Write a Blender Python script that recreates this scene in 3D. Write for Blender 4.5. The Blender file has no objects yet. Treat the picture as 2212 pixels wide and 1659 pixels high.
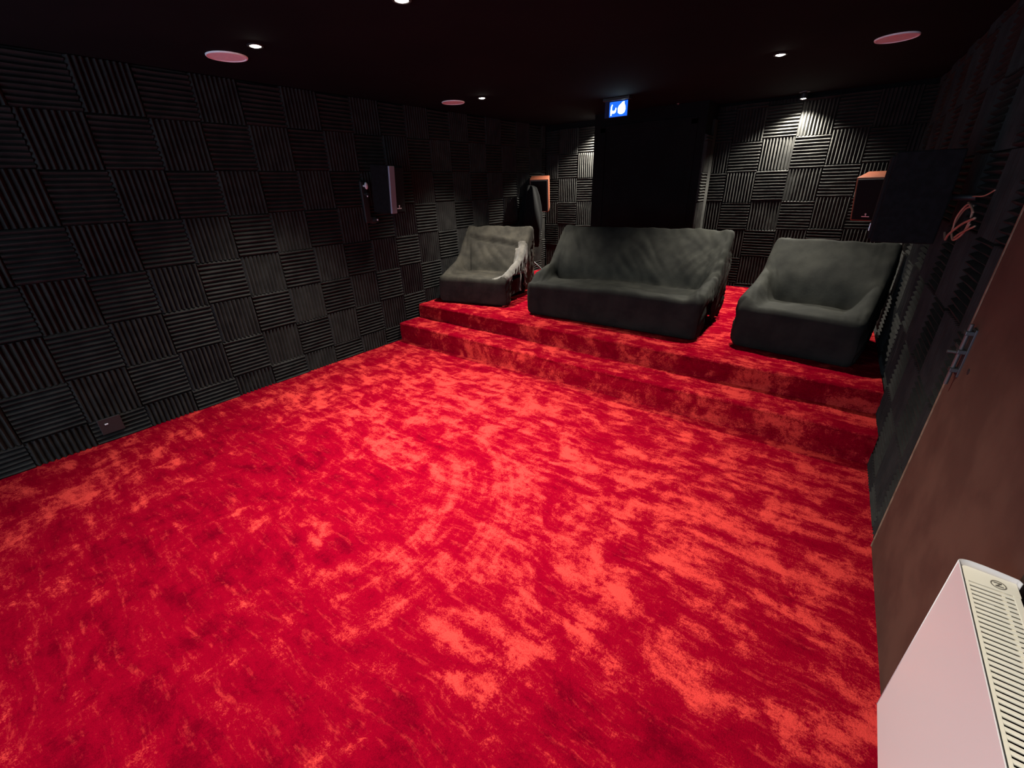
import bpy, bmesh, math, random
import numpy as np
from mathutils import Vector, Matrix, noise
R = math.radians
rnd = random.Random(7)
sc = bpy.context.scene
col = sc.collection

# ------------------------------------------------------------------ camera
cd = bpy.data.cameras.new('camera')
cam = bpy.data.objects.new('camera', cd)
col.objects.link(cam)
cd.sensor_fit = 'HORIZONTAL'; cd.sensor_width = 36.0
cd.lens = 36.0 * 916.48 / 2212.0
cd.clip_start = 0.02
_r = Vector((0.7965, 0.6039, -0.0287)); _u = Vector((-0.2346, 0.3524, 0.9060)); _w = Vector((-0.5572, 0.7149, -0.4224))
cam.matrix_world = Matrix(((_r.x, _u.x, -_w.x, 3.7208), (_r.y, _u.y, -_w.y, -1.1192), (_r.z, _u.z, -_w.z, 1.5085), (0, 0, 0, 1)))
sc.camera = cam
# ------------------------------------------------------------------ world, exposure
wd = bpy.data.worlds.new('world'); sc.world = wd; wd.use_nodes = True
wd.node_tree.nodes['Background'].inputs[0].default_value = (0.52, 0.74, 1.0, 1)
wd.node_tree.nodes['Background'].inputs[1].default_value = 1.3  # cool fill light added, entering by the open end of the room
sc.view_settings.view_transform = 'Standard'
sc.view_settings.look = 'None'
sc.view_settings.gamma = 1.0
sc.view_settings.use_curve_mapping = False
sc.view_settings.exposure = 1.15
LAMP = 150.0
CEIL = 2.25
PLAT = 0.335
STEP = 0.19
Y1, Y2, YB = 1.69, 1.985, 4.6
YN = -3.2                       # open end behind the camera, left unwalled for the added fill

# ------------------------------------------------------------------ material helpers
def mat(name, base=(.5, .5, .5), rough=.6, metal=0.0, spec=0.5, emit=None, es=0.0, sheen=0.0):
    m = bpy.data.materials.new(name); m.use_nodes = True
    b = m.node_tree.nodes['Principled BSDF']
    b.inputs['Base Color'].default_value = (*base, 1)
    b.inputs['Roughness'].default_value = rough
    b.inputs['Metallic'].default_value = metal
    b.inputs['Specular IOR Level'].default_value = spec
    if emit:
        b.inputs['Emission Color'].default_value = (*emit, 1); b.inputs['Emission Strength'].default_value = es
    if sheen:
        b.inputs['Sheen Weight'].default_value = sheen
        b.inputs['Sheen Roughness'].default_value = .5
    return m

class N:
    """tiny node-graph helper"""
    def __init__(s, m):
        s.t = m.node_tree; s.b = s.t.nodes['Principled BSDF']; s.co = s.t.nodes.new('ShaderNodeTexCoord').outputs['Object']
    def node(s, typ, **kw):
        n = s.t.nodes.new(typ)
        for k, v in kw.items(): setattr(n, k, v)
        return n
    def link(s, a, b): s.t.links.new(a, b)
    def put(s, inp, v):
        if hasattr(v, 'default_value') or hasattr(v, 'links'): s.link(v, inp)
        else: inp.default_value = v
    def math(s, op, a, b=0.0, c=0.0, clamp=False):
        n = s.node('ShaderNodeMath', operation=op, use_clamp=clamp)
        s.put(n.inputs[0], a); s.put(n.inputs[1], b); s.put(n.inputs[2], c)
        return n.outputs[0]
    def vmath(s, op, a, b=(0, 0, 0)):
        n = s.node('ShaderNodeVectorMath', operation=op)
        s.put(n.inputs[0], a); s.put(n.inputs[1], b)
        return n.outputs['Value'] if op in ('LENGTH', 'DISTANCE', 'DOT_PRODUCT') else n.outputs['Vector']
    def noise(s, vec, scale, detail=3, rough=.5, dist=0.0, lac=2.0):
        n = s.node('ShaderNodeTexNoise')
        s.put(n.inputs['Vector'], vec)
        n.inputs['Scale'].default_value = scale; n.inputs['Detail'].default_value = detail
        n.inputs['Roughness'].default_value = rough; n.inputs['Distortion'].default_value = dist
        n.inputs['Lacunarity'].default_value = lac
        return n.outputs
    def rng(s, v, a, b, c=0.0, d=1.0, mode='SMOOTHSTEP'):
        n = s.node('ShaderNodeMapRange', interpolation_type=mode)
        s.put(n.inputs[0], v)
        for i, q in enumerate((a, b, c, d)): n.inputs[1 + i].default_value = q
        return n.outputs[0]
    def map(s, vec, loc=(0, 0, 0), rot=(0, 0, 0), scale=(1, 1, 1)):
        n = s.node('ShaderNodeMapping')
        s.put(n.inputs[0], vec); n.inputs[1].default_value = loc; n.inputs[2].default_value = rot; n.inputs[3].default_value = scale
        return n.outputs[0]
    def mix(s, f, a, b):
        n = s.node('ShaderNodeMix', data_type='RGBA')
        s.put(n.inputs[0], f)
        for i, q in ((6, a), (7, b)):
            if isinstance(q, tuple): n.inputs[i].default_value = (*q, 1)
            else: s.link(q, n.inputs[i])
        return n.outputs[2]
    def bump(s, h, strength, dist):
        n = s.node('ShaderNodeBump'); n.inputs['Strength'].default_value = strength; n.inputs['Distance'].default_value = dist
        s.put(n.inputs['Height'], h); s.link(n.outputs[0], s.b.inputs['Normal'])

def mottled(name, c0, c1, scale, rough=.8, bump=.3, bd=.004, spec=.3, sheen=0, bscale=None, metal=0):
    m = mat(name, c0, rough, metal, spec, sheen=sheen); g = N(m)
    f = g.noise(g.co, scale, 5, .6)[0]
    g.link(g.mix(g.rng(f, .35, .65), c0, c1), g.b.inputs['Base Color'])
    if bump: g.bump(g.noise(g.co, bscale or scale * 6, 4, .6)[0], bump, bd)
    return m

def carpet_material():
    m = mat('red_carpet_pile', (.6, .01, .02), 1.0, 0, .0); g = N(m)
    co = g.co
    warp = g.vmath('SUBTRACT', g.noise(co, 1.6, 3)[1], (.5, .5, .5))
    wv = g.node('ShaderNodeVectorMath', operation='SCALE'); g.link(warp, wv.inputs[0]); wv.inputs['Scale'].default_value = .35
    cw = g.vmath('ADD', co, wv.outputs[0])
    wv2 = g.node('ShaderNodeVectorMath', operation='SCALE'); g.link(warp, wv2.inputs[0]); wv2.inputs['Scale'].default_value = .13
    cs = g.vmath('ADD', co, wv2.outputs[0])
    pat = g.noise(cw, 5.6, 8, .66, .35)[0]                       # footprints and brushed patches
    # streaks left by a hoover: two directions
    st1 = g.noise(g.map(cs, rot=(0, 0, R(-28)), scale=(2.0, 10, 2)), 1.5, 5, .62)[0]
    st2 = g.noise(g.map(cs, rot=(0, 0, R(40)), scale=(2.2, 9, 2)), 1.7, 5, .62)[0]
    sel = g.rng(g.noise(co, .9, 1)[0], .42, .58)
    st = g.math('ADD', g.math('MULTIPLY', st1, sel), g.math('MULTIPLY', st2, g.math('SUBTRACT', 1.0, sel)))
    # arc-shaped sweep marks around one spot on the floor
    sep = g.node('ShaderNodeSeparateXYZ'); g.link(g.vmath('SUBTRACT', co, (1.72, -.28, 0)), sep.inputs[0])
    rr = g.math('SQRT', g.math('ADD', g.math('POWER', sep.outputs[0], 2.0), g.math('POWER', sep.outputs[1], 2.0)))
    th = g.math('ARCTAN2', sep.outputs[1], sep.outputs[0])
    cmb = g.node('ShaderNodeCombineXYZ'); g.link(g.math('MULTIPLY', rr, 17.0), cmb.inputs[0]); g.link(g.math('MULTIPLY', th, 1.3), cmb.inputs[1])
    arc = g.noise(cmb.outputs[0], 1.0, 4, .6)[0]
    am = g.math('MULTIPLY', g.rng(rr, .45, .75), g.math('SUBTRACT', 1.0, g.rng(rr, .95, 1.25)))
    am = g.math('MULTIPLY', am, g.math('MULTIPLY', g.rng(sep.outputs[0], .2, .6), g.rng(sep.outputs[1], -.75, -.2)))
    # broad zones brushed one way or the other, pile shading painted into colour
    def blob(x, y, r, sx=1.0, rot=0.0):
        v = g.map(g.vmath('SUBTRACT', cw, (x, y, 0)), rot=(0, 0, rot), scale=(1 / sx, 1, 0))
        return g.math('SUBTRACT', 1.0, g.rng(g.vmath('LENGTH', v), r * .45, r))
    dark = g.math('ADD', blob(.95, -.20, .62, 1.5, R(-35)), blob(2.55, -1.25, .95, 1.4))
    dark = g.math('ADD', dark, g.math('MULTIPLY', blob(1.5, -1.0, .7, 1.3), .8))
    dark = g.math('ADD', dark, g.math('MULTIPLY', blob(2.0, -.22, .45), .8))
    dark = g.math('ADD', dark, g.math('MULTIPLY', blob(3.7, -.45, .45, 1.3), 1.0), clamp=True)
    lite = g.math('ADD', blob(.75, .15, .30, 2.8, R(-68)), g.math('MULTIPLY', blob(3.3, .75, .5, 1.3), .35), clamp=True)
    lite = g.math('ADD', lite, g.math('MULTIPLY', blob(1.6, 1.15, .5, 2.0), .6), clamp=True)
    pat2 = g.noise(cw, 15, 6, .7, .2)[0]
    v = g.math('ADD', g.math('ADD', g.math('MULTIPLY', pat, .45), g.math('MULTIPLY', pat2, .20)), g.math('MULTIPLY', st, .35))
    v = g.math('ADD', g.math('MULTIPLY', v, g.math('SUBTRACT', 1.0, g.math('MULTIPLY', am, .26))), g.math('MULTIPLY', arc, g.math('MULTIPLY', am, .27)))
    v = g.math('SUBTRACT', v, g.math('MULTIPLY', dark, .070))
    v = g.math('ADD', v, g.math('MULTIPLY', lite, .040))
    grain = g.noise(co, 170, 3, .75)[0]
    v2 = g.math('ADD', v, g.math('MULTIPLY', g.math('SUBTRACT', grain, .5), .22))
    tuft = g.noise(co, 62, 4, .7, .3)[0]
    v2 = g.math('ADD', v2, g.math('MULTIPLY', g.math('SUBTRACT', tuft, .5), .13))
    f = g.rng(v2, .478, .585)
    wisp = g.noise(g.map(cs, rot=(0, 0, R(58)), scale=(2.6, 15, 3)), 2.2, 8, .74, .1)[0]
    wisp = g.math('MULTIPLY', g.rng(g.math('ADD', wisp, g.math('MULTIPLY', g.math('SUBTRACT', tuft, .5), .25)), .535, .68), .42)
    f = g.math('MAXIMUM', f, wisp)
    c = g.mix(f, (.200, .0006, .0098), (.52, .038, .034))  # light and dark lean of the pile painted in as base colour
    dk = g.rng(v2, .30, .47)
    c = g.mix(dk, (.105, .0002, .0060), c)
    sp = g.rng(g.noise(co, 420, 2, .6)[0], .3, .7, .82, 1.16)
    hs = g.node('ShaderNodeHueSaturation'); g.link(c, hs.inputs['Color']); g.link(sp, hs.inputs['Value'])
    g.link(hs.outputs[0], g.b.inputs['Base Color'])
    h = g.math('ADD', g.math('MULTIPLY', grain, .6), g.math('MULTIPLY', v, 1.4))
    g.bump(h, .7, .014)
    return m

def wood(name, c0, c1):
    m = mat(name, c0, .45); g = N(m)
    w = g.noise(g.map(g.co, scale=(40, 40, 3)), 1.0, 4)[0]
    g.link(g.mix(w, c0, c1), g.b.inputs['Base Color']); return m

M = {}
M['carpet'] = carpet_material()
M['foam'] = mottled('black_acoustic_foam', (.017, .0168, .0162), (.026, .0255, .024), 9, .95, .35, .0015, .15, bscale=420)
M['black_paint'] = mottled('matt_black_paint', (.004, .004, .0042), (.006, .006, .0065), 3, .9, .15, .001, .1)
M['black_ceiling'] = mottled('black_ceiling_paint', (.004, .004, .005), (.006, .006, .007), 1.5, .95, .1, .001, .1)
M['cover'] = mottled('dark_stretch_velvet', (.0105, .011, .009), (.020, .0205, .0165), 5, .85, .35, .003, .2, sheen=.0, bscale=60)
M['cover_brown'] = mottled('brown_stretch_velvet', (.020, .018, .014), (.038, .034, .026), 6, .85, .35, .003, .2, sheen=.0, bscale=60)
M['cover_painted_lit'] = mottled('stretched_cloth_painted_lit', (.06, .055, .047), (.115, .105, .092), 14, .9, .4, .003, .2, sheen=.3, bscale=90)  # stretched sheer cloth; lamp light on the arm painted in as paleness
M['body'] = mottled('black_upholstery', (.010, .010, .011), (.018, .017, .017), 8, .9, .2, .002, .2)
M['grille_cloth'] = mottled('black_speaker_grille', (.006, .006, .007), (.011, .011, .012), 300, .95, .3, .001, .15)
M['walnut'] = wood('red_brown_wood', (.19, .052, .026), (.10, .028, .014))
M['black_vinyl'] = mottled('black_vinyl_cabinet', (.005, .005, .0055), (.008, .008, .009), 40, .9, .2, .001, .1)
M['grey_edge'] = mat('grey_satin_edge', (.20, .21, .27), .4)
M['badge'] = mat('silver_badge', (.8, .8, .85), .35, .3)
M['metal'] = mat('dark_metal', (.09, .09, .095), .4, .8)
M['steel'] = mat('dull_steel', (.10, .095, .095), .5, .5)
M['hardboard'] = mottled('brown_hardboard', (.055, .029, .020), (.082, .045, .031), 5, .7, .3, .001, .3, bscale=260)
M['board_edge'] = mottled('board_edge_painted_lit', (.26, .19, .13), (.17, .11, .07), 30, .8, .2, .001)  # light on the chamfer painted as a paler edge colour
M['rad_white'] = mat('white_enamel', (.68, .645, .64), .32)
M['rad_cream'] = mat('cream_enamel', (.88, .83, .70), .38)
M['rad_dark'] = mat('convector_interior', (.05, .045, .035), .9)
M['logo_grey'] = mat('grey_logo_ink', (.18, .16, .13), .5)
M['disc_white'] = mottled('white_perforated_grille', (.78, .78, .80), (.84, .84, .86), 40, .7, .4, .001, .3, bscale=500)
M['copper'] = mat('copper_cable', (.30, .17, .12), .45, .0)
M['cap'] = mat('pale_plastic_cap', (.55, .55, .58), .4)
M['black_plastic'] = mat('black_plastic', (.015, .015, .016), .45)
M['bulb'] = mat('lit_lamp_lens', (1, 1, 1), .3, emit=(1, .93, .80), es=60)
M['sign_blue'] = mat('lit_blue_sign_face', (.02, .05, .15), .3, emit=(.006, .09, .62), es=.8)
M['sign_white'] = mat('lit_white_pictogram', (.9, 1, 1), .3, emit=(.62, .92, 1), es=5)
M['acrylic'] = mat('clear_acrylic', (.02, .03, .08), .1)

# ------------------------------------------------------------------ mesh helpers
def obj(name, bm, m, parent=None, smooth=False, auto=None, loc=None):
    me = bpy.data.meshes.new(name); bm.normal_update(); bm.to_mesh(me); bm.free()
    ms = m if isinstance(m, (list, tuple)) else [m]
    for q in ms: me.materials.append(q)
    if smooth:
        for p in me.polygons: p.use_smooth = True
        if auto is not None: me.set_sharp_from_angle(angle=R(auto))
    o = bpy.data.objects.new(name, me); col.objects.link(o)
    if parent: o.parent = parent
    if loc: o.location = loc
    return o

def tag(o, label=None, cat=None, group=None, kind=None):
    if label: o['label'] = label
    if cat: o['category'] = cat
    if group: o['group'] = group
    if kind: o['kind'] = kind
    return o

def thing(name, label, cat, loc=(0, 0, 0), rot=(0, 0, 0), group=None):
    o = bpy.data.objects.new(name, None); col.objects.link(o); o.empty_display_size = .05
    o.location = loc; o.rotation_euler = rot
    return tag(o, label, cat, group)

def box(bm, x0, x1, y0, y1, z0, z1, bev=0.0, seg=2, mi=0):
    g = bmesh.ops.create_cube(bm, size=1.0)
    vs = g['verts']
    for v in vs:
        v.co = Vector(((x0 + x1) / 2 + v.co.x * (x1 - x0), (y0 + y1) / 2 + v.co.y * (y1 - y0), (z0 + z1) / 2 + v.co.z * (z1 - z0)))
    fs = set(f for v in vs for f in v.link_faces)
    for f in fs: f.material_index = mi
    if bev:
        es = list(set(e for v in vs for e in v.link_edges))
        r = bmesh.ops.bevel(bm, geom=es, offset=bev, segments=seg, affect='EDGES', profile=.5)
        for f in r['faces']: f.material_index = mi

def cyl(bm, p0, p1, r0, r1=None, n=20, caps=True, mi=0):
    p0 = Vector(p0); p1 = Vector(p1); d = p1 - p0
    mtx = Matrix.Translation((p0 + p1) / 2) @ d.to_track_quat('Z', 'Y').to_matrix().to_4x4()
    g = bmesh.ops.create_cone(bm, cap_ends=caps, segments=n, radius1=r0, radius2=r0 if r1 is None else r1, depth=d.length, matrix=mtx)
    for f in set(f for v in g['verts'] for f in v.link_faces): f.material_index = mi

def lathe(bm, prof, n=40, center=(0, 0, 0), mi=0):
    """profile of (radius, z) spun round Z"""
    cx, cy, cz = center; rings = []
    for r, z in prof:
        if r < 1e-6: rings.append([bm.verts.new((cx, cy, cz + z))])
        else: rings.append([bm.verts.new((cx + r * math.cos(2 * math.pi * i / n), cy + r * math.sin(2 * math.pi * i / n), cz + z)) for i in range(n)])
    for a, b in zip(rings, rings[1:]):
        for i in range(n):
            j = (i + 1) % n
            try:
                if len(a) == 1 and len(b) == 1: continue
                if len(a) == 1: f = bm.faces.new((a[0], b[j], b[i]))
                elif len(b) == 1: f = bm.faces.new((a[i], a[j], b[0]))
                else: f = bm.faces.new((a[i], a[j], b[j], b[i]))
                f.material_index = mi
            except ValueError: pass

def tube(bm, pts, r, n=8):
    pts = [Vector(p) for p in pts]; rings = []
    for i, p in enumerate(pts):
        t = (pts[min(i + 1, len(pts) - 1)] - pts[max(i - 1, 0)]).normalized()
        q = t.to_track_quat('Z', 'Y')
        rr = r[i] if isinstance(r, (list, tuple)) else r
        rings.append([bm.verts.new(p + q @ Vector((rr * math.cos(2 * math.pi * k / n), rr * math.sin(2 * math.pi * k / n), 0))) for k in range(n)])
    for a, b in zip(rings, rings[1:]):
        for k in range(n): bm.faces.new((a[k], a[(k + 1) % n], b[(k + 1) % n], b[k]))
    bm.faces.new(rings[0][::-1]); bm.faces.new(rings[-1])

def catmull(P, k=8):
    P = [Vector(p) for p in P]; out = []
    Q = [P[0]] + P + [P[-1]]
    for i in range(1, len(Q) - 2):
        a, b, c, d = Q[i - 1], Q[i], Q[i + 1], Q[i + 2]
        for j in range(k):
            t = j / k
            out.append(.5 * ((2 * b) + (c - a) * t + (2 * a - 5 * b + 4 * c - d) * t * t + (-a + 3 * b - 3 * c + d) * t ** 3))
    out.append(P[-1]); return out

def polyprism(bm, pts, h0, h1, axis='z', mi=0):
    """extrude a 2-D outline; axis z: (x,y); axis x: (y,z); axis y: (x,z)"""
    def P(a, b, h):
        return {'z': (a, b, h), 'x': (h, a, b), 'y': (a, h, b)}[axis]
    A = [bm.verts.new(P(a, b, h0)) for a, b in pts]; B = [bm.verts.new(P(a, b, h1)) for a, b in pts]
    n = len(pts)
    fs = [bm.faces.new(A[::-1]), bm.faces.new(B)]
    for i in range(n): fs.append(bm.faces.new((A[i], A[(i + 1) % n], B[(i + 1) % n], B[i])))
    for f in fs: f.material_index = mi
    bmesh.ops.recalc_face_normals(bm, faces=fs)

# ------------------------------------------------------------------ acoustic foam cladding
def foam(bm, P, u0, u1, v0, v1, uo, vo, parity=0, T=.30, holes=(), coljit=.004, wedges=10, voff=None):
    """P(u, v, h) places a point h out of the wall. Tile grid origin (uo, vo). Even tiles have ridges running along u."""
    i0 = math.floor((u0 - uo) / T) ; i1 = math.ceil((u1 - uo) / T)
    rr = random.Random(int(uo * 977) + int(vo * 131) + parity)
    for i in range(i0, i1):
        cj = rr.uniform(-coljit, coljit) + (voff(i) if voff else 0)
        j0 = math.floor((v0 - vo) / T) - 1; j1 = math.ceil((v1 - vo) / T) + 1
        for j in range(j0, j1):
            a0 = uo + i * T + rr.uniform(0, .0025); a1 = uo + (i + 1) * T - rr.uniform(0, .0025)
            b0 = vo + j * T + cj + rr.uniform(0, .0025); b1 = vo + (j + 1) * T + cj - rr.uniform(0, .0025)
            dh = rr.uniform(-.0035, .0035)
            h0, h1 = .010 + dh, .036 + dh
            ca0, ca1, cb0, cb1 = max(a0, u0), min(a1, u1), max(b0, v0), min(b1, v1)
            if ca1 - ca0 < .01 or cb1 - cb0 < .01: continue
            for (hu0, hu1, hv0, hv1) in holes:
                if ca0 < hu1 and ca1 > hu0 and cb0 < hv1 and cb1 > hv0:
                    # clip against the hole's nearest side
                    opts = [(hu0 - ca0, 'a1', hu0), (ca1 - hu1, 'a0', hu1), (hv0 - cb0, 'b1', hv0), (cb1 - hv1, 'b0', hv1)]
                    o = max(opts)
                    if o[0] <= .01: ca1 = ca0; break
                    if o[1] == 'a1': ca1 = o[2]
                    elif o[1] == 'a0': ca0 = o[2]
                    elif o[1] == 'b1': cb1 = o[2]
                    else: cb0 = o[2]
            if ca1 - ca0 < .01 or cb1 - cb0 < .01: continue
            along_u = ((i + j + parity) % 2 == 0)
            w = T / wedges
            prof = []                                # (cross coordinate, height)
            s0, s1 = (cb0, cb1) if along_u else (ca0, ca1)
            base = b0 if along_u else a0
            k = math.floor((s0 - base) / w)
            def hh(s):
                f = ((s - base) / w) % 1.0
                t = 1 - abs(f - .5) * 2
                t = min(t / .86, 1.0)
                return h0 + (h1 - h0) * t
            cuts = [s0]
            while True:
                done = False
                for f in (0.0, .43, .57):
                    s = base + (k + f) * w
                    if s <= s0 + 1e-4: continue
                    if s >= s1 - 1e-4: done = True; break
                    cuts.append(s)
                if done: break
                k += 1
            cuts.append(s1)
            e0, e1 = (ca0, ca1) if along_u else (cb0, cb1)
            def pt(s, e, h): return P(e, s, h) if along_u else P(s, e, h)
            nseg = 4
            ees = [e0 + (e1 - e0) * q / nseg for q in range(nseg + 1)]
            grid = []
            ph = rr.uniform(0, 6.28)
            for q, s in enumerate(cuts):
                base_h = hh(s) if 0 < q < len(cuts) - 1 else min(hh(s), h0 + .012)
                grid.append([bm.verts.new(pt(s + .0016 * math.sin(ph + q * 1.7 + z * 1.3), e, base_h + rr.uniform(-.0008, .0008))) for z, e in enumerate(ees)])
            for a, b in zip(grid, grid[1:]):
                for z in range(nseg): bm.faces.new((a[z], a[z + 1], b[z + 1], b[z]))
            # the four rims down to the wall
            rim = [g[0] for g in grid]; bot = [bm.verts.new(pt(s, e0, 0)) for s in cuts]
            for a in range(len(cuts) - 1): bm.faces.new((rim[a], rim[a + 1], bot[a + 1], bot[a]))
            rim = [g[-1] for g in grid]; bot2 = [bm.verts.new(pt(s, e1, 0)) for s in cuts]
            for a in range(len(cuts) - 1): bm.faces.new((rim[a + 1], rim[a], bot2[a], bot2[a + 1]))
            bm.faces.new((grid[0][0], bot[0], bot2[0], grid[0][-1])); bm.faces.new((grid[-1][-1], bot2[-1], bot[-1], grid[-1][0]))

# ------------------------------------------------------------------ the room
RW = 4.185                                        # right wall plane at y = 0 (it runs in slightly towards the back)
RA = R(1.72)
bm = bmesh.new(); box(bm, -.12, 4.5, YN, 1.75, -.1, 0)
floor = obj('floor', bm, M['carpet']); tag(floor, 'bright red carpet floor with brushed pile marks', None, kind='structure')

bm = bmesh.new(); box(bm, -.3, 4.5, YN - .2, YB + .4, CEIL, CEIL + .1)
tag(obj('ceiling', bm, M['black_ceiling']), 'black painted ceiling', None, kind='structure')

bm = bmesh.new(); box(bm, -.25, -.034, YN - .1, YB + .2, -.1, CEIL)
wl = tag(obj('wall_left', bm, M['black_paint']), 'left wall clad in black acoustic foam tiles', None, kind='structure')
bm = bmesh.new()
foam(bm, lambda u, v, h: (-.034 + h, u, v), YN, YB - .0, 0.002, CEIL - .005, 0.0, .17, 0)
obj('foam_cladding', bm, M['foam'], wl)

bm = bmesh.new(); box(bm, -.2, 4.5, YB + .034, YB + .2, -.1, CEIL)
wb = tag(obj('wall_back', bm, M['black_paint']), 'back wall clad in black acoustic foam tiles under two spotlights', None, kind='structure')
BX0, BX1, BY = .945, 2.235, 4.22
bm = bmesh.new()
fb = lambda u, v, h: (u, YB + .034 - h, v)
foam(bm, fb, 0.002, BX0 - .002, PLAT, 2.19, .212, .385, 0)
foam(bm, fb, BX1 + .002, 4.03, PLAT, 2.22, .025, .385, 0, voff=lambda i: (.03 if i >= 11 else (-.012 if i < 9 else 0)))
obj('foam_cladding', bm, M['foam'], wb)
# black boxed lobby standing out of the back wall
bm = bmesh.new(); box(bm, BX0, BX1, BY, YB + .03, PLAT + .006, CEIL - .001)
wx = tag(obj('wall_lobby', bm, M['black_paint']), 'plain black boxed-out section of the back wall', None, kind='structure')
bm = bmesh.new()
foam(bm, lambda u, v, h: (BX1 + h, u, v), BY + .002, BY + .22, PLAT, 1.95, BY, .385, 1)
obj('foam_cladding', bm, M['foam'], wx)
bm = bmesh.new(); box(bm, BX1 + .0, BX1 + .028, BY + .225, BY + .34, PLAT, 2.1, .004)
obj('corner_strip', bm, M['foam'], wx)
bm = bmesh.new()
for x in (BX0 + .12, BX1 - .12): box(bm, x - .035, x + .035, BY - .012, BY + .002, PLAT, 2.1, .003)
box(bm, BX0 + .085, BX1 - .085, BY - .012, BY + .002, 2.05, 2.12, .003)
obj('black_architrave', bm, M['black_paint'], wx)

# right wall, built in its own frame: local y along the wall, local x out of the room
wrm = bpy.data.objects.new('wall_right', None)
bm = bmesh.new(); box(bm, 0, .15, YN - .2, YB + .3, -.1, CEIL)
wr = tag(obj('wall_right', bm, M['black_paint']), 'right wall clad in black acoustic foam tiles', None, kind='structure')
bpy.data.objects.remove(wrm)
wr.name = 'wall_right'
wr.location = (RW, 0, 0); wr.rotation_euler = (0, 0, RA)
bm = bmesh.new()
foam(bm, lambda u, v, h: (-h, u, v), YN, YB + .1, 0.0, CEIL - .005, -.10, .08, 1, holes=[(-.06, .96, 0, 1.98)])
obj('foam_cladding', bm, M['foam'], wr)


# ------------------------------------------------------------------ carpeted step and platform
def carpet_run(name, label, cat, y0, y1, z0, z1, nose=.022):
    """front riser with a soft rounded nosing and a level top, as one carpet skin with thickness behind"""
    prof = [(y0, z0)]
    for i in range(1, 9): prof.append((y0 + .002 * math.sin(i), z0 + (z1 - nose - z0) * i / 8))
    for i in range(1, 8):
        a = math.pi / 2 * i / 8; prof.append((y0 + nose - nose * math.cos(a), z1 - nose + nose * math.sin(a)))
    n = int((y1 - y0 - nose) / .05) + 1
    for i in range(n + 1): prof.append((y0 + nose + (y1 - y0 - nose) * i / n, z1))
    bm = bmesh.new(); nx = 260; xs = [i / nx for i in range(nx + 1)]
    rows = []
    for xn in xs:
        row = []
        for k, (y, z) in enumerate(prof):
            x = xn * (4.148 - .03 * y)
            a = .006 if 0 < k < 22 else .0015
            d = noise.noise(Vector((x * 7, y * 7, z * 7))) * a + (noise.noise(Vector((x * 70, y * 50, z * 50))) * .004 if k < 24 else 0)
            row.append(bm.verts.new((x, y - d * (1 if k < 18 else 0), z + d * (1 if 8 < k < 24 else 0))))
        rows.append(row)
    for a, b in zip(rows, rows[1:]):
        for k in range(len(prof) - 1): bm.faces.new((a[k], b[k], b[k + 1], a[k + 1]))
    # back and underside so the block is solid
    A = [bm.verts.new((0, y1, z0)), bm.verts.new((4.155 - .03 * y1, y1, z0))]
    bm.faces.new((rows[0][-1], rows[-1][-1], A[1], A[0]))
    bm.faces.new((rows[0][0], A[0], A[1], rows[-1][0]))
    bmesh.ops.recalc_face_normals(bm, faces=bm.faces[:])
    return tag(obj(name, bm, M['carpet'], smooth=True), label, cat)
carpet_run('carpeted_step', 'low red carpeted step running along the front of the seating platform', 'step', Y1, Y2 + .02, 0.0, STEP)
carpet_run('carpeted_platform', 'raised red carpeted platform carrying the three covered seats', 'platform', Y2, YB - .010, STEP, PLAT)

# ------------------------------------------------------------------ covered seats
def smooth01(t): t = max(0.0, min(1.0, t)); return t * t * (3 - 2 * t)
def interp(x, P):
    if x <= P[0][0]: return P[0][1]
    for (a, b), (c, d) in zip(P, P[1:]):
        if x <= c: return b + (d - b) * (x - a) / (c - a)
    return P[-1][1]

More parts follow.
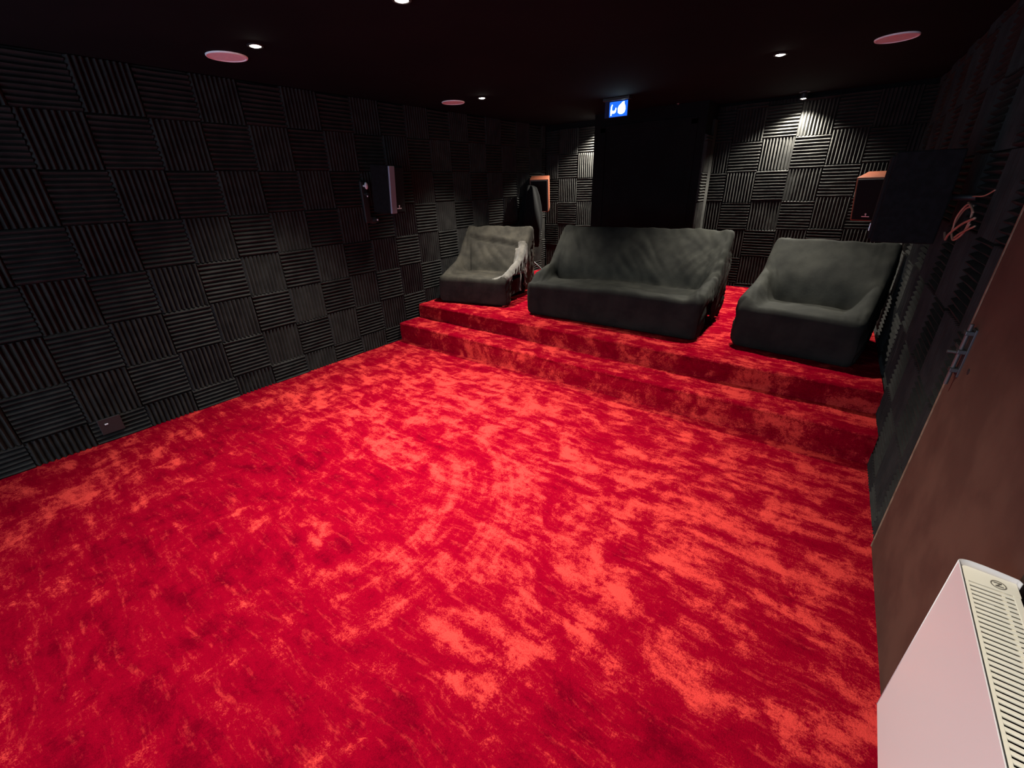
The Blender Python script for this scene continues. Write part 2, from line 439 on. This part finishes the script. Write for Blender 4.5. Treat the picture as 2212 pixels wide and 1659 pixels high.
def seat_cover(w, d, hs, hb, yj, yb, armL, armR, aw, hemL, hemR, seed=0, crease=None, wr=1.0, rim=.038):
    nx = int(w / .009); ny = int(d / .0085)
    xs = np.linspace(-w / 2, w / 2, nx + 1); ys = np.linspace(0, d, ny + 1)
    Z = np.zeros((nx + 1, ny + 1))
    for i, x in enumerate(xs):
        for j, y in enumerate(ys):
            b = hs + .012 * math.sin(math.pi * (x / w + .5))
            if y > yj: b = hs + (hb - hs) * min(1.0, ((y - yj) / (yb - yj)) ** .72)
            if y > yb: b = hb - .02 * ((y - yb) / (d - yb)) ** 2
            z = b
            z -= .030 * math.exp(-((y - yj) / .022) ** 2) * (1 if z == b else 1)
            b = z
            for s, arm in ((-1, armL), (1, armR)):
                dist = w / 2 - s * x
                a = 1 - smooth01((dist - aw * .4) / (aw * .7))
                az = interp(y, arm)
                if a > 0: z = max(z, b + (az - b) * a)
            Z[i, j] = z
    for _ in range(5):
        Q = np.pad(Z, 1, mode='edge')
        Z = (Q[1:-1, 1:-1] * 2 + Q[:-2, 1:-1] + Q[2:, 1:-1] + Q[1:-1, :-2] + Q[1:-1, 2:]) / 6
    rc = .07
    bm = bmesh.new(); G = []
    for i, x in enumerate(xs):
        row = []
        for j, y in enumerate(ys):
            z = Z[i, j]
            X, Y = x, y
            # plan corners rounded
            ax = abs(x) - (w / 2 - rc); ay = max((rc - y), (y - (d - rc)))
            if ax > 0 and ay > 0:
                L = math.hypot(ax, ay); m_ = max(ax, ay)
                k = m_ / L
                X = math.copysign(w / 2 - rc + ax * k, x)
                Y = (rc - ay * k) if y < d / 2 else (d - rc + ay * k)
                e = rc - m_
            else: e = min(w / 2 - abs(x), y, d - y)
            # folds and sag
            p = Vector((x * 5 + seed, y * 5, z * 4))
            f = noise.noise(p) * .012 + noise.noise(p * 2.7) * .005
            side = 1 - smooth01((w / 2 - abs(x)) / (aw * 1.6))
            side2 = 1 - smooth01((w / 2 - abs(x)) / (aw * 1.9))
            f += wr * side2 * .016 * (.25 - abs(noise.noise(Vector((x * 26 + y * 5, (y + z) * 2.2, seed)))))
            diag = smooth01((y - yj * .7) / .15) * (1 - smooth01((y - yb) / .05))
            f += wr * diag * .006 * abs(noise.noise(Vector(((x * 1.2 + z * 1.5) * 6, (z - x) * 2, seed)))) * 3
            f *= smooth01(e / .04) * .9 + .1
            if crease: f += crease(x, y, z)
            r = rim
            if e < r: z -= r - math.sqrt(max(0, r * r - (r - e) ** 2))
            row.append(bm.verts.new((X, Y - f * .5 * diag, z + f)))
        G.append(row)
    for i in range(nx):
        for j in range(ny): bm.faces.new((G[i][j], G[i + 1][j], G[i + 1][j + 1], G[i][j + 1]))
    # skirt
    per = [('F', G[i][0], xs[i], 0) for i in range(nx + 1)] + [('R', G[nx][j], w / 2, ys[j]) for j in range(1, ny + 1)] \
        + [('B', G[i][ny], xs[i], d) for i in range(nx - 1, -1, -1)] + [('L', G[0][j], -w / 2, ys[j]) for j in range(ny - 1, 0, -1)]
    K = 16; cols_ = []
    for n_, (side, v, px, py) in enumerate(per):
        hem = .006
        if side == 'R': hem = hemR(py)
        if side == 'L': hem = hemL(py)
        c = v.co.copy(); nrm = Vector((c.x / (w / 2), (c.y - d / 2) / (d / 2), 0))
        if side == 'F': nrm = Vector((0, -1, 0)) if abs(px) < w / 2 - rc else Vector((px, -w / 2, 0)).normalized()
        if side == 'B': nrm = Vector((0, 1, 0))
        if side == 'R': nrm = Vector((1, 0, 0))
        if side == 'L': nrm = Vector((-1, 0, 0))
        cc = [v]
        for k in range(1, K + 1):
            t = k / K; z = c.z + (hem - c.z) * t
            q = Vector((c.x * 9 + seed, c.y * 9, z * 1.5))
            fold = (noise.noise(q) * .016 + noise.noise(q * 2.3) * .007) * t * (1.5 if side in 'LR' else .55)
            if side in 'LR': fold += .050 * (.2 - abs(noise.noise(Vector(((py - (z - .3) * .8) * 17, (z + py) * 2.0, seed))))) * min(1, t * 4)
            fold += .006 * math.sin(t * math.pi)
            if t > .85: fold -= (t - .85) ** 2 * .9
            if side in 'LR' and hem < .05: fold -= 0.015 * t
            if fold > .028: fold = .028
            cc.append(bm.verts.new((c.x + nrm.x * fold, c.y + nrm.y * fold, z)))
        cols_.append(cc)
    for a, b in zip(cols_, cols_[1:] + cols_[:1]):
        for k in range(K):
            try: bm.faces.new((a[k], a[k + 1], b[k + 1], b[k]))
            except ValueError: pass
    bmesh.ops.recalc_face_normals(bm, faces=bm.faces[:])
    return bm

def seat_body(w, d, hs, hb, yj, yb, root, clear=.07):
    bm = bmesh.new()
    pts = [(.05, clear), (.05, hs - .07), (.08, hs - .05), (yj + .06, hs - .05), (yb + .03, hb - .10), (yb + .06, hb - .075), (d - .07, hb - .075), (d - .05, hb - .1), (d - .05, clear)]
    polyprism(bm, pts, -w / 2 + .06, w / 2 - .06, 'x')
    obj('seat_frame', bm, M['body'], root)
    for sx in (-1, 1):
        for y in (.11, d - .12):
            bm = bmesh.new(); cyl(bm, (sx * (w / 2 - .12), y, 0), (sx * (w / 2 - .12), y, clear + .01), .018, .026, 16)
            obj('foot', bm, M['body'], root, smooth=True, auto=40)

flat = lambda y: .006
def hem_open(a, b, h, end=.03):
    def f(y):
        if y < a: return .006 + (h * .0)
        if y < a + .05: return .006 + h * smooth01((y - a) / .05)
        if y < b: return .006 + h * (1 - .12 * (y - a) / (b - a))
        if y < b + .08: return .006 + h * .88 * (1 - smooth01((y - b) / .08)) + end
        return .006 + end + .03 * smooth01((y - b - .15) / .2)
    return f

# three-seat sofa in the middle
sofa = thing('covered_sofa', 'wide sofa under a loose black velvet cover in the middle of the platform', 'sofa', (2.10, 2.295, PLAT + .004), (0, 0, R(1.0)))
W, D, HS, HB, YJ, YBK = 1.66, .84, .315, .775, .44, .74
def sofa_crease(x, y, z):
    f = 0
    # hollow between the left arm and the cloth hanging over the back
    dx = (x + .54) / .17; dy = (y - .43) / .06
    f -= .085 * math.exp(-dx * dx - dy * dy)
    # long taut fold running from the hollow to the seat
    t = (x + .38) * .8 + (y - .42)
    f += .010 * math.exp(-(t / .03) ** 2) * smooth01((y - .30) / .1) * (1 - smooth01((y - .6) / .1))
    # bunched folds by the right arm
    if x > .35: f += .008 * math.sin((x * .75 - y) * 85) * smooth01((x - .35) / .2) * math.exp(-((y - .5) / .16) ** 2)
    return f
cov = seat_cover(W, D, HS, HB, YJ, YBK, [(0, HS - .02), (.09, HS), (.17, HS + .07), (.44, HS + .12), (YBK, HB)],
                 [(0, HS + .01), (.06, HS + .05), (.30, HS + .10), (.46, HS + .16), (YBK, HB)], .14, flat, hem_open(.07, .44, .27, .03), 3, sofa_crease)
o = obj('slipcover', cov, M['cover'], sofa, smooth=True)
seat_body(W, D, HS, HB, YJ, YBK, sofa, .09)

# armchair on the left
chl = thing('covered_armchair', 'armchair in a brownish cover with stretched arm painted pale as if lit, beside the left wall', 'armchair', (.545, 2.28, PLAT + .004), (0, 0, R(13)))
W2, D2 = .86, .84
def chl_crease(x, y, z):
    # deep slanting crease across the backrest
    t = z - (.64 - .12 * (x + .42))
    f = -.032 * math.exp(-(t / .016) ** 2) * smooth01((y - .5) / .05) * smooth01((.38 - abs(x)) / .1)
    f += .020 * math.exp(-((t - .040) / .03) ** 2) * smooth01((y - .5) / .05) * smooth01((.40 - abs(x)) / .1)
    # creases running into the back of the seat
    t2 = (x + .25) - (y - .42) * -.35
    f -= .022 * math.exp(-(t2 / .014) ** 2) * math.exp(-((y - .48) / .10) ** 2)
    return f
cov = seat_cover(W2, D2, .275, .745, .46, .74, [(0, .275), (.1, .29), (.42, .40), (.5, .46), (.74, .745)],
                 [(0, .275), (.05, .32), (.45, .46), (.56, .54), (.74, .745)], .13, flat, hem_open(.10, .50, .30, .04), 9, chl_crease)
for f in cov.faces:
    c = f.calc_center_median()
    f.material_index = 1 if (c.x > W2 / 2 - .135 - .03 * noise.noise(c * 5) - .16 * max(0, .32 - c.y) and .04 < c.y < .60 and c.z > .265) else 0  # right arm faces get the colour with light painted in
o = obj('slipcover', cov, [M['cover_brown'], M['cover_painted_lit']], chl, smooth=True)
o['label'] = 'brownish stretch cover with stretched arm painted paler as if lit'; chl_cover = o
seat_body(W2, D2, .275, .745, .46, .74, chl, .07)
for k, (y0, l, sw) in enumerate([(.34, .20, .02), (.42, .17, -.015)]):
    bm = bmesh.new()
    P = catmull([(W2 / 2 + .012, y0, .32), (W2 / 2 + .03, y0 - sw, .26), (W2 / 2 + .02, y0 - sw * 2, .32 - l * .8), (W2 / 2 + .035, y0 - sw * 3.5, .32 - l)], 6)
    tube(bm, P, [.006] * (len(P) - 4) + [.007, .008, .007, .004], 8)
    obj('tie_strap', bm, M['cover_painted_lit'], chl_cover, smooth=True)['label'] = 'pale dangling tie strap'

# armchair on the right
chr_ = thing('covered_armchair', 'armchair in a smooth dark grey-green cover, beside the right wall', 'armchair', (3.535, 2.325, PLAT + .004), (0, 0, R(-7)))
W3 = .80
def chr_crease(x, y, z):
    t = (x + .30) + (y - .52) * .9
    f = .010 * math.exp(-(t / .010) ** 2) * math.exp(-((y - .52) / .09) ** 2)
    f -= .060 * math.exp(-((y - .43) / .07) ** 2) * smooth01((.30 - abs(x - .02)) / .12)
    return f
cov = seat_cover(W3, .84, .31, .725, .44, .73, [(0, .31), (.05, .37), (.35, .44), (.55, .52), (.74, .725)],
                 [(0, .29), (.06, .32), (.34, .44), (.55, .50), (.74, .725)], .15, flat, flat, 17, chr_crease, wr=.5)
obj('slipcover', cov, M['cover'], chr_, smooth=True)
seat_body(W3, .84, .31, .725, .44, .73, chr_, .07)

# ------------------------------------------------------------------ loudspeakers
def speaker(label, loc, rz, tilt, dims, side_mat, wall_off, group='wall loudspeakers', strip=False):
    """front faces local -y, box centred on its origin"""
    w, d, h = dims
    t = thing('wall_loudspeaker', label, 'loudspeaker', loc, (R(tilt), 0, R(rz)))
    bm = bmesh.new()
    box(bm, -w / 2, w / 2, -d / 2, d / 2, -h / 2, h / 2, .006)
    obj('cabinet', bm, side_mat, t)
    bm = bmesh.new(); box(bm, -w / 2 + .014, w / 2 - .014, -d / 2 - .012, -d / 2 + .004, -h / 2 + .012, h / 2 - .014, .006)
    gr = obj('grille', bm, M['grille_cloth'], t)
    if strip:
        bm = bmesh.new(); box(bm, -w / 2 - .004, -w / 2 + .070, -d / 2 - .014, -d / 2 + .004, -h / 2 + .004, h / 2 - .004, .005)
        obj('side_strip', bm, M['grey_edge'], t)['label'] = 'grey-blue satin edge strip'
    bm = bmesh.new(); z = -h / 2 + .045
    box(bm, -.03, .03, -d / 2 - .016, -d / 2 - .011, z - .004, z + .004, .001)
    cyl(bm, (0, -d / 2 - .011, z + .022), (0, -d / 2 - .016, z + .022), .007, n=16)
    box(bm, -.0025, .0025, -d / 2 - .0155, -d / 2 - .011, z, z + .02)
    obj('badge', bm, M['badge'], gr)['label'] = 'small silver badge'
    bm = bmesh.new()
    box(bm, -.035, .035, d / 2, d / 2 + .012, -.05, .05, .003)
    inv = (Matrix.Rotation(R(rz), 4, 'Z') @ Matrix.Rotation(R(tilt), 4, 'X')).inverted()
    e = inv @ Vector(wall_off)
    cyl(bm, (0, d / 2 + .01, 0), e, .012, n=12)
    obj('wall_bracket', bm, M['metal'], t, smooth=True, auto=40)
    return t
speaker('black loudspeaker with pale side strip, bracketed to the left wall', (.20, 1.63, 1.515), 103, 5, (.21, .20, .40), M['black_vinyl'], (-.19, .02, .0), strip=True)
speaker('loudspeaker with red-brown wooden edges in the back left corner', (.155, 4.22, 1.40), 28, 14, (.25, .20, .42), M['walnut'], (-.13, .35, .02))
speaker('black loudspeaker with wooden top on the back wall beside the right wall', (3.80, 4.25, 1.33), -22, 14, (.25, .20, .38), M['walnut'], (-.01, .33, .0))
speaker('large black loudspeaker cabinet on the right wall above the right armchair', (3.90, 1.66, 1.41), -90, 0, (.26, .22, .37), M['black_vinyl'], (.20, -.05, 0))

# ------------------------------------------------------------------ cables behind the right-hand loudspeaker
bm = bmesh.new()
def loopy(pts, r): tube(bm, catmull(pts, 7), r, 8)
cx = 4.06
loopy([(cx, 1.33, 1.39), (cx - .01, 1.42, 1.37), (cx - .015, 1.47, 1.30), (cx - .01, 1.40, 1.26), (cx, 1.31, 1.30), (cx, 1.30, 1.37), (cx - .01, 1.38, 1.40)], .004)
loopy([(cx, 1.28, 1.37), (cx - .012, 1.36, 1.395), (cx - .02, 1.44, 1.34), (cx - .01, 1.45, 1.27), (cx, 1.35, 1.28), (cx + .002, 1.27, 1.33)], .0035)
loopy([(cx, 1.21, 1.355), (cx - .012, 1.33, 1.325), (cx - .02, 1.47, 1.275), (cx - .015, 1.55, 1.245), (cx - .02, 1.60, 1.27)], .0045)
loopy([(cx + .004, 1.18, 1.33), (cx - .01, 1.30, 1.295), (cx - .012, 1.38, 1.27)], .0035)
loopy([(cx, 1.42, 1.42), (cx - .01, 1.30, 1.425), (cx, 1.20, 1.43), (cx + .01, 1.13, 1.45)], .0025)
tag(obj('coiled_cable', bm, M['copper'], smooth=True), 'tangled coil of copper coloured speaker cable hanging on the right wall', 'cable')

# ------------------------------------------------------------------ small device on the left wall
t = thing('wall_sensor', 'small black wall device with pale oval cap beside the left wall loudspeaker', 'sensor', (.0, 1.49, 1.53))
bm = bmesh.new(); box(bm, .0, .03, -.03, .03, -.30, .06, .006); obj('back_plate', bm, M['black_plastic'], t)
bm = bmesh.new(); cyl(bm, (.03, 0, -.05), (.08, 0, -.05), .012, n=14); obj('arm', bm, M['black_plastic'], t, smooth=True, auto=40)
bm = bmesh.new(); cyl(bm, (.028, .06, -.28), (.075, .06, -.28), .02, n=14); box(bm, .0, .03, .025, .08, -.31, -.25, .004); obj('lower_arm', bm, M['black_plastic'], t, smooth=True, auto=40)
bm = bmesh.new(); bmesh.ops.create_uvsphere(bm, u_segments=20, v_segments=12, radius=1)
bmesh.ops.transform(bm, matrix=Matrix.Translation((.07, 0, .02)) @ Matrix.Diagonal((.012, .018, .03, 1)), verts=bm.verts)
cyl(bm, (.03, 0, .02), (.07, 0, .02), .009, n=12)
obj('oval_cap', bm, M['cap'], t, smooth=True, auto=50)['label'] = 'pale oval cap'
bm = bmesh.new(); box(bm, .06, .068, -.004, .005, -.075, -.045, .002); obj('lever', bm, M['cap'], t)
bm = bmesh.new(); bmesh.ops.create_uvsphere(bm, u_segments=12, v_segments=8, radius=.008, matrix=Matrix.Translation((.08, .06, -.275))); obj('knob', bm, M['cap'], t, smooth=True)

# dark bundled cover on a stand behind the left armchair
t = thing('covered_stand', 'dark cloth-draped stand between the left armchair and the back left loudspeaker', 'stand', (.20, 3.93, PLAT + .008))
bm = bmesh.new(); cyl(bm, (0, 0, .0), (0, 0, 1.12), .016, n=14)
for k in range(3):
    a = 2 * math.pi * k / 3 + .4; cyl(bm, (0, 0, .22), (.24 * math.cos(a), .24 * math.sin(a), .012), .011, n=10)
obj('tripod', bm, M['metal'], t, smooth=True, auto=40)
bm = bmesh.new(); n = 40; prof = [(.02, 1.17), (.07, 1.14), (.10, 1.05), (.13, .92), (.155, .78), (.15, .62), (.12, .52), (.10, .40)]
rings = []
for r, z in prof:
    rings.append([bm.verts.new(((r + .016 * math.sin(k * .94 + z * 5) + .02 * noise.noise(Vector((k * .4, z * 4, 1)))) * math.cos(2 * math.pi * k / n), (r + .014 * math.sin(k * 1.1)) * math.sin(2 * math.pi * k / n), z)) for k in range(n)])
for a, b in zip(rings, rings[1:]):
    for k in range(n): bm.faces.new((a[k], b[k], b[(k + 1) % n], a[(k + 1) % n]))
bm.faces.new(rings[0])
o = obj('draped_cloth', bm, M['black_paint'], t, smooth=True)
so = o.modifiers.new('thickness', 'SOLIDIFY'); so.thickness = .006

# ------------------------------------------------------------------ exit sign
t = thing('exit_sign', 'lit blue and white emergency exit sign hanging from the ceiling', 'exit sign', (1.635, 3.35, CEIL))
bm = bmesh.new(); box(bm, -.15, .12, -.03, .03, -.028, 0, .005); obj('housing', bm, M['black_plastic'], t)
bm = bmesh.new(); box(bm, -.135, .105, -.004, .004, -.165, -.026, .002); obj('acrylic_blade', bm, M['acrylic'], t)
bm = bmesh.new(); box(bm, -.085, .10, -.0065, -.004, -.160, -.035, .001); sf = obj('sign_face', bm, M['sign_blue'], t)
bm = bmesh.new(); y0, y1 = -.0085, -.0063
# doorway with running figure
polyprism(bm, [(.006, -.128), (.004, -.092), (.016, -.070), (.034, -.058), (.050, -.044), (.066, -.042), (.066, -.058), (.076, -.078), (.080, -.105), (.072, -.130), (.050, -.142), (.024, -.140)], y0, y1, 'y')
obj('doorway_pictogram', bm, M['sign_white'], sf)
bm = bmesh.new()
polyprism(bm, [(-.070, -.148), (-.061, -.148), (-.059, -.130), (-.036, -.132), (-.018, -.122), (-.012, -.090), (-.018, -.086), (-.024, -.104), (-.038, -.112), (-.058, -.108), (-.060, -.080), (-.052, -.060), (-.058, -.056), (-.068, -.076), (-.071, -.11)], y0, y1, 'y')
obj('running_figure_pictogram', bm, M['sign_white'], sf)

# ------------------------------------------------------------------ ceiling fittings
def ceiling_speaker(x, y, label):
    t = thing('ceiling_speaker', label, 'ceiling speaker', (x, y, CEIL), group=None)
    bm = bmesh.new(); lathe(bm, [(.098, -.004), (.1, -.008), (.106, -.008), (.109, -.004), (.109, 0)], 56); obj('rim', bm, M['disc_white'], t, smooth=True, auto=40)
    bm = bmesh.new(); lathe(bm, [(0, -.0055), (.06, -.0055), (.0995, -.0045), (.0995, 0)], 56); obj('grille', bm, M['disc_white'], t, smooth=True, auto=40)
ceiling_speaker(.543, .331, 'round white ceiling speaker at upper left, the nearer one on the left side')
ceiling_speaker(.394, 2.376, 'round ceiling speaker farthest away, beside the downlight over the left armchair')
ceiling_speaker(3.655, 2.814, 'round white ceiling speaker on the right side of the ceiling')

def downlight(x, y, label, power=1.0, size=97, vis=True):
    t = thing('recessed_downlight', label, 'downlight', (x, y, CEIL))
    bm = bmesh.new(); lathe(bm, [(.028, -.003), (.031, -.006), (.040, -.006), (.043, -.003), (.043, 0)], 36); obj('bezel', bm, M['black_plastic'], t, smooth=True, auto=40)
    bm = bmesh.new(); lathe(bm, [(0, -.010), (.012, -.0095), (.022, -.006), (.028, -.003), (.028, 0)], 28); obj('lens', bm, M['bulb'], t, smooth=True)
    ld = bpy.data.lights.new('lamp', 'SPOT'); ld.energy = LAMP * power; ld.color = (1, .93, .82)
    ld.spot_size = R(size); ld.spot_blend = 1.0; ld.shadow_soft_size = .03
    lo = bpy.data.objects.new('lamp', ld); col.objects.link(lo); lo.parent = t; lo.location = (0, 0, -.045)
downlight(.861, .351, 'lit recessed ceiling downlight beside the nearer left ceiling speaker', .8)
downlight(.724, 2.413, 'lit recessed ceiling downlight above the left armchair', .95)
downlight(1.94, .48, 'lit recessed ceiling downlight cut by the top edge of the picture', 1.5)
downlight(3.059, 2.735, 'lit recessed ceiling downlight above the right armchair', .75)
downlight(.9, -1.5, 'recessed ceiling downlight behind the camera on the left side', .16)
downlight(1.95, -1.5, 'recessed ceiling downlight behind the camera near the middle', .36)
downlight(3.06, -1.25, 'recessed ceiling downlight above the camera, nearest the radiator', .8, 128)
downlight(3.02, .45, 'recessed ceiling downlight above the bolted brown door', .75)

def wall_spot(x, y, label, power, aim=(0, 0)):
    t = thing('ceiling_spotlight', label, 'spotlight', (x, y, CEIL))
    bm = bmesh.new(); lathe(bm, [(0, 0), (.045, 0), (.045, -.008), (.012, -.012), (0, -.012)], 32); obj('mounting_plate', bm, M['steel'], t, smooth=True, auto=40)
    bm = bmesh.new(); lathe(bm, [(.012, -.010), (.030, -.018), (.032, -.060), (.026, -.060), (.024, -.050)], 32); obj('lamp_body', bm, M['black_plastic'], t, smooth=True, auto=40)
    bm = bmesh.new(); lathe(bm, [(0, -.063), (.014, -.062), (.026, -.056), (.026, -.052)], 28); obj('lens', bm, M['bulb'], t, smooth=True)
    ld = bpy.data.lights.new('lamp', 'SPOT'); ld.energy = LAMP * power; ld.color = (1, .95, .82)
    ld.spot_size = R(125); ld.spot_blend = .55; ld.shadow_soft_size = .018
    lo = bpy.data.objects.new('lamp', ld); col.objects.link(lo); lo.parent = t; lo.location = (0, 0, -.072)
    lo.rotation_euler = (R(aim[0]), R(aim[1]), 0)
wall_spot(3.035, 4.46, 'lit spotlight on the ceiling close to the back wall on the right', 1.05, (0, 0))
wall_spot(.885, 4.50, 'hidden spotlight beside the black boxed lobby washing the back left foam', 1.5, (0, 0))
t = thing('ceiling_sensor', 'tiny grey dot sensor on the ceiling above the black lobby', 'sensor', (1.93, 4.18, CEIL))
bm = bmesh.new(); lathe(bm, [(0, -.012), (.010, -.011), (.016, -.004), (.017, 0)], 20); obj('dome', bm, M['steel'], t, smooth=True)

# ------------------------------------------------------------------ brown board door with bolt on the right wall
dr = bpy.data.objects.new('door_1', None); col.objects.link(dr); dr.location = (RW, 0, 0); dr.rotation_euler = (0, 0, RA)
tag(dr, 'brown hardboard door leaf set in the right wall beside the radiator', None, kind='structure')
bm = bmesh.new()
polyprism(bm, [(-.055, .012), (.945, .012), (.90, 1.965), (-.055, 1.965)], -.045, 0.0, 'x')
obj('door_panel', bm, M['hardboard'], dr)
bm = bmesh.new()
polyprism(bm, [(.940, .012), (.950, .012), (.905, 1.967), (.895, 1.967)], -.0475, -.004, 'x')
obj('door_edge', bm, M['board_edge'], dr)['label'] = 'door edge painted pale as if lit'
b = thing('door_bolt', 'black barrel bolt on the edge of the brown board door', 'bolt', (RW, 0, 0), (0, 0, RA))
bm = bmesh.new(); cyl(bm, (-.062, .845, .845), (-.062, .838, 1.06), .006, n=14); cyl(bm, (-.062, .842, .96), (-.092, .842, .96), .005, n=12)
obj('bolt_rod', bm, M['steel'], b, smooth=True, auto=40)
bm = bmesh.new(); box(bm, -.050, -.044, .822, .862, .88, 1.045, .001)
for z in (.90, .965, 1.03): box(bm, -.070, -.048, .828, .856, z - .007, z + .007, .002)
box(bm, -.058, -.044, .862, .945, .955, .968, .002)
obj('bolt_plate', bm, M['metal'], b)
bm = bmesh.new(); cyl(bm, (-.0465, .745, .93), (-.044, .745, .93), .010, n=18); obj('screw_hole', bm, M['black_plastic'], dr, smooth=True, auto=40)

# ------------------------------------------------------------------ radiator
rd = thing('panel_radiator', 'white panel radiator with slatted top on the right wall nearest the camera', 'radiator', (4.05, -.073, .287))
RLn, RH, RD = 1.15, .50, .085
bm = bmesh.new(); box(bm, 0, .0022, -RLn, 0, 0, RH, .0009, 1); obj('front_panel', bm, M['rad_white'], rd)
bm = bmesh.new(); box(bm, RD - .012, RD - .008, -RLn + .01, -.005, .01, RH - .02, .001, 1); box(bm, .012, .03, -RLn + .03, -.03, .01, RH - .03); obj('water_panel', bm, M['rad_dark'], rd)
# side cheek: a curved sheet wrapping from the front panel to the wall
def cheek(ysgn, yb0):
    bm = bmesh.new(); P = []
    for i in range(9):
        a = math.pi / 2 * i / 8; P.append((.0 + .022 - .022 * math.cos(a), yb0 + ysgn * .012 * math.sin(a)))
    for i in range(1, 7): P.append((.022 + (RD - .022) * i / 6, yb0 + ysgn * (.012 - .010 * (i / 6) ** 1.5)))
    P.append((RD + .004, yb0 - ysgn * .006))
    vs = []
    for (x, y), (x2, y2) in zip(P, P[1:]):
        pass
    A = [bm.verts.new((x, y, 0)) for x, y in P]; B = [bm.verts.new((x, y, RH + .001)) for x, y in P]
    for i in range(len(P) - 1): bm.faces.new((A[i], A[i + 1], B[i + 1], B[i]))
    o = obj('side_cheek', bm, M['rad_white'], rd, smooth=True)
    s = o.modifiers.new('thickness', 'SOLIDIFY'); s.thickness = .0016; s.offset = 0
cheek(1, 0.0); cheek(-1, -RLn)
# top grille
bm = bmesh.new(); zt = RH - .008
box(bm, .004, .013, -RLn + .01, -.0402, zt - .003, zt, .0006, 1)
box(bm, RD - .012, RD - .002, -RLn + .01, -.0402, zt - .003, zt, .0006, 1)
# end plate with the logo
pts = [(.004, -.040), (RD - .001, -.040), (RD - .001, -.002)] + [(.004 + .012 - .012 * math.cos(a), -.010 + .014 * math.sin(a)) for a in [math.pi / 2 * (1 - i / 6) for i in range(7)]]
polyprism(bm, pts, zt - .003, zt, 'z')
y = -.0465
while y > -RLn + .03:
    box(bm, .012, RD - .011, y - .0035, y + .0035, zt - .0035, zt - .0003, .0006, 1); y -= .0118
box(bm, .057, .062, -RLn + .02, -.040, zt - .006, zt - .0028)
tg = obj('top_grille', bm, M['rad_cream'], rd); tg['label'] = 'cream slatted convector top'
bm = bmesh.new()
lathe(bm, [(.0095, .0001), (.0095, .0008), (.0112, .0008), (.0112, .0001)], 32, (.056, -.0235, zt))
for s, (a, c) in enumerate([((-.0062, .0040), (.0045, .0050)), ((.0045, .0050), (-.0045, -.0050)), ((-.0045, -.0050), (.0062, -.0040))]):
    p0 = Vector((.056 + a[0] if isinstance(a, tuple) else 0, -.0235 + a[1], zt + .0005)); p1 = Vector((.056 + c[0], -.0235 + c[1], zt + .0005))
    cyl(bm, p0, p1, .0011, n=8)
obj('round_logo', bm, M['logo_grey'], tg)
for y in (-.25, -.9):
    bm = bmesh.new(); box(bm, RD - .01, 4.145 - 4.05 + .005, y - .02, y + .02, .05, RH - .06); obj('wall_hanger', bm, M['metal'], rd)

# socket plate low on the left wall
t = thing('wall_socket', 'black socket plate low on the left foam wall above the carpet', 'socket', (.0, -.80, .118))
bm = bmesh.new(); box(bm, .0, .012, -.06, .06, -.055, .055, .003); obj('face_plate', bm, M['black_plastic'], t)
bm = bmesh.new(); box(bm, .012, .018, -.03, -.012, .012, .02, .001); obj('switch_rocker', bm, M['cap'], t)
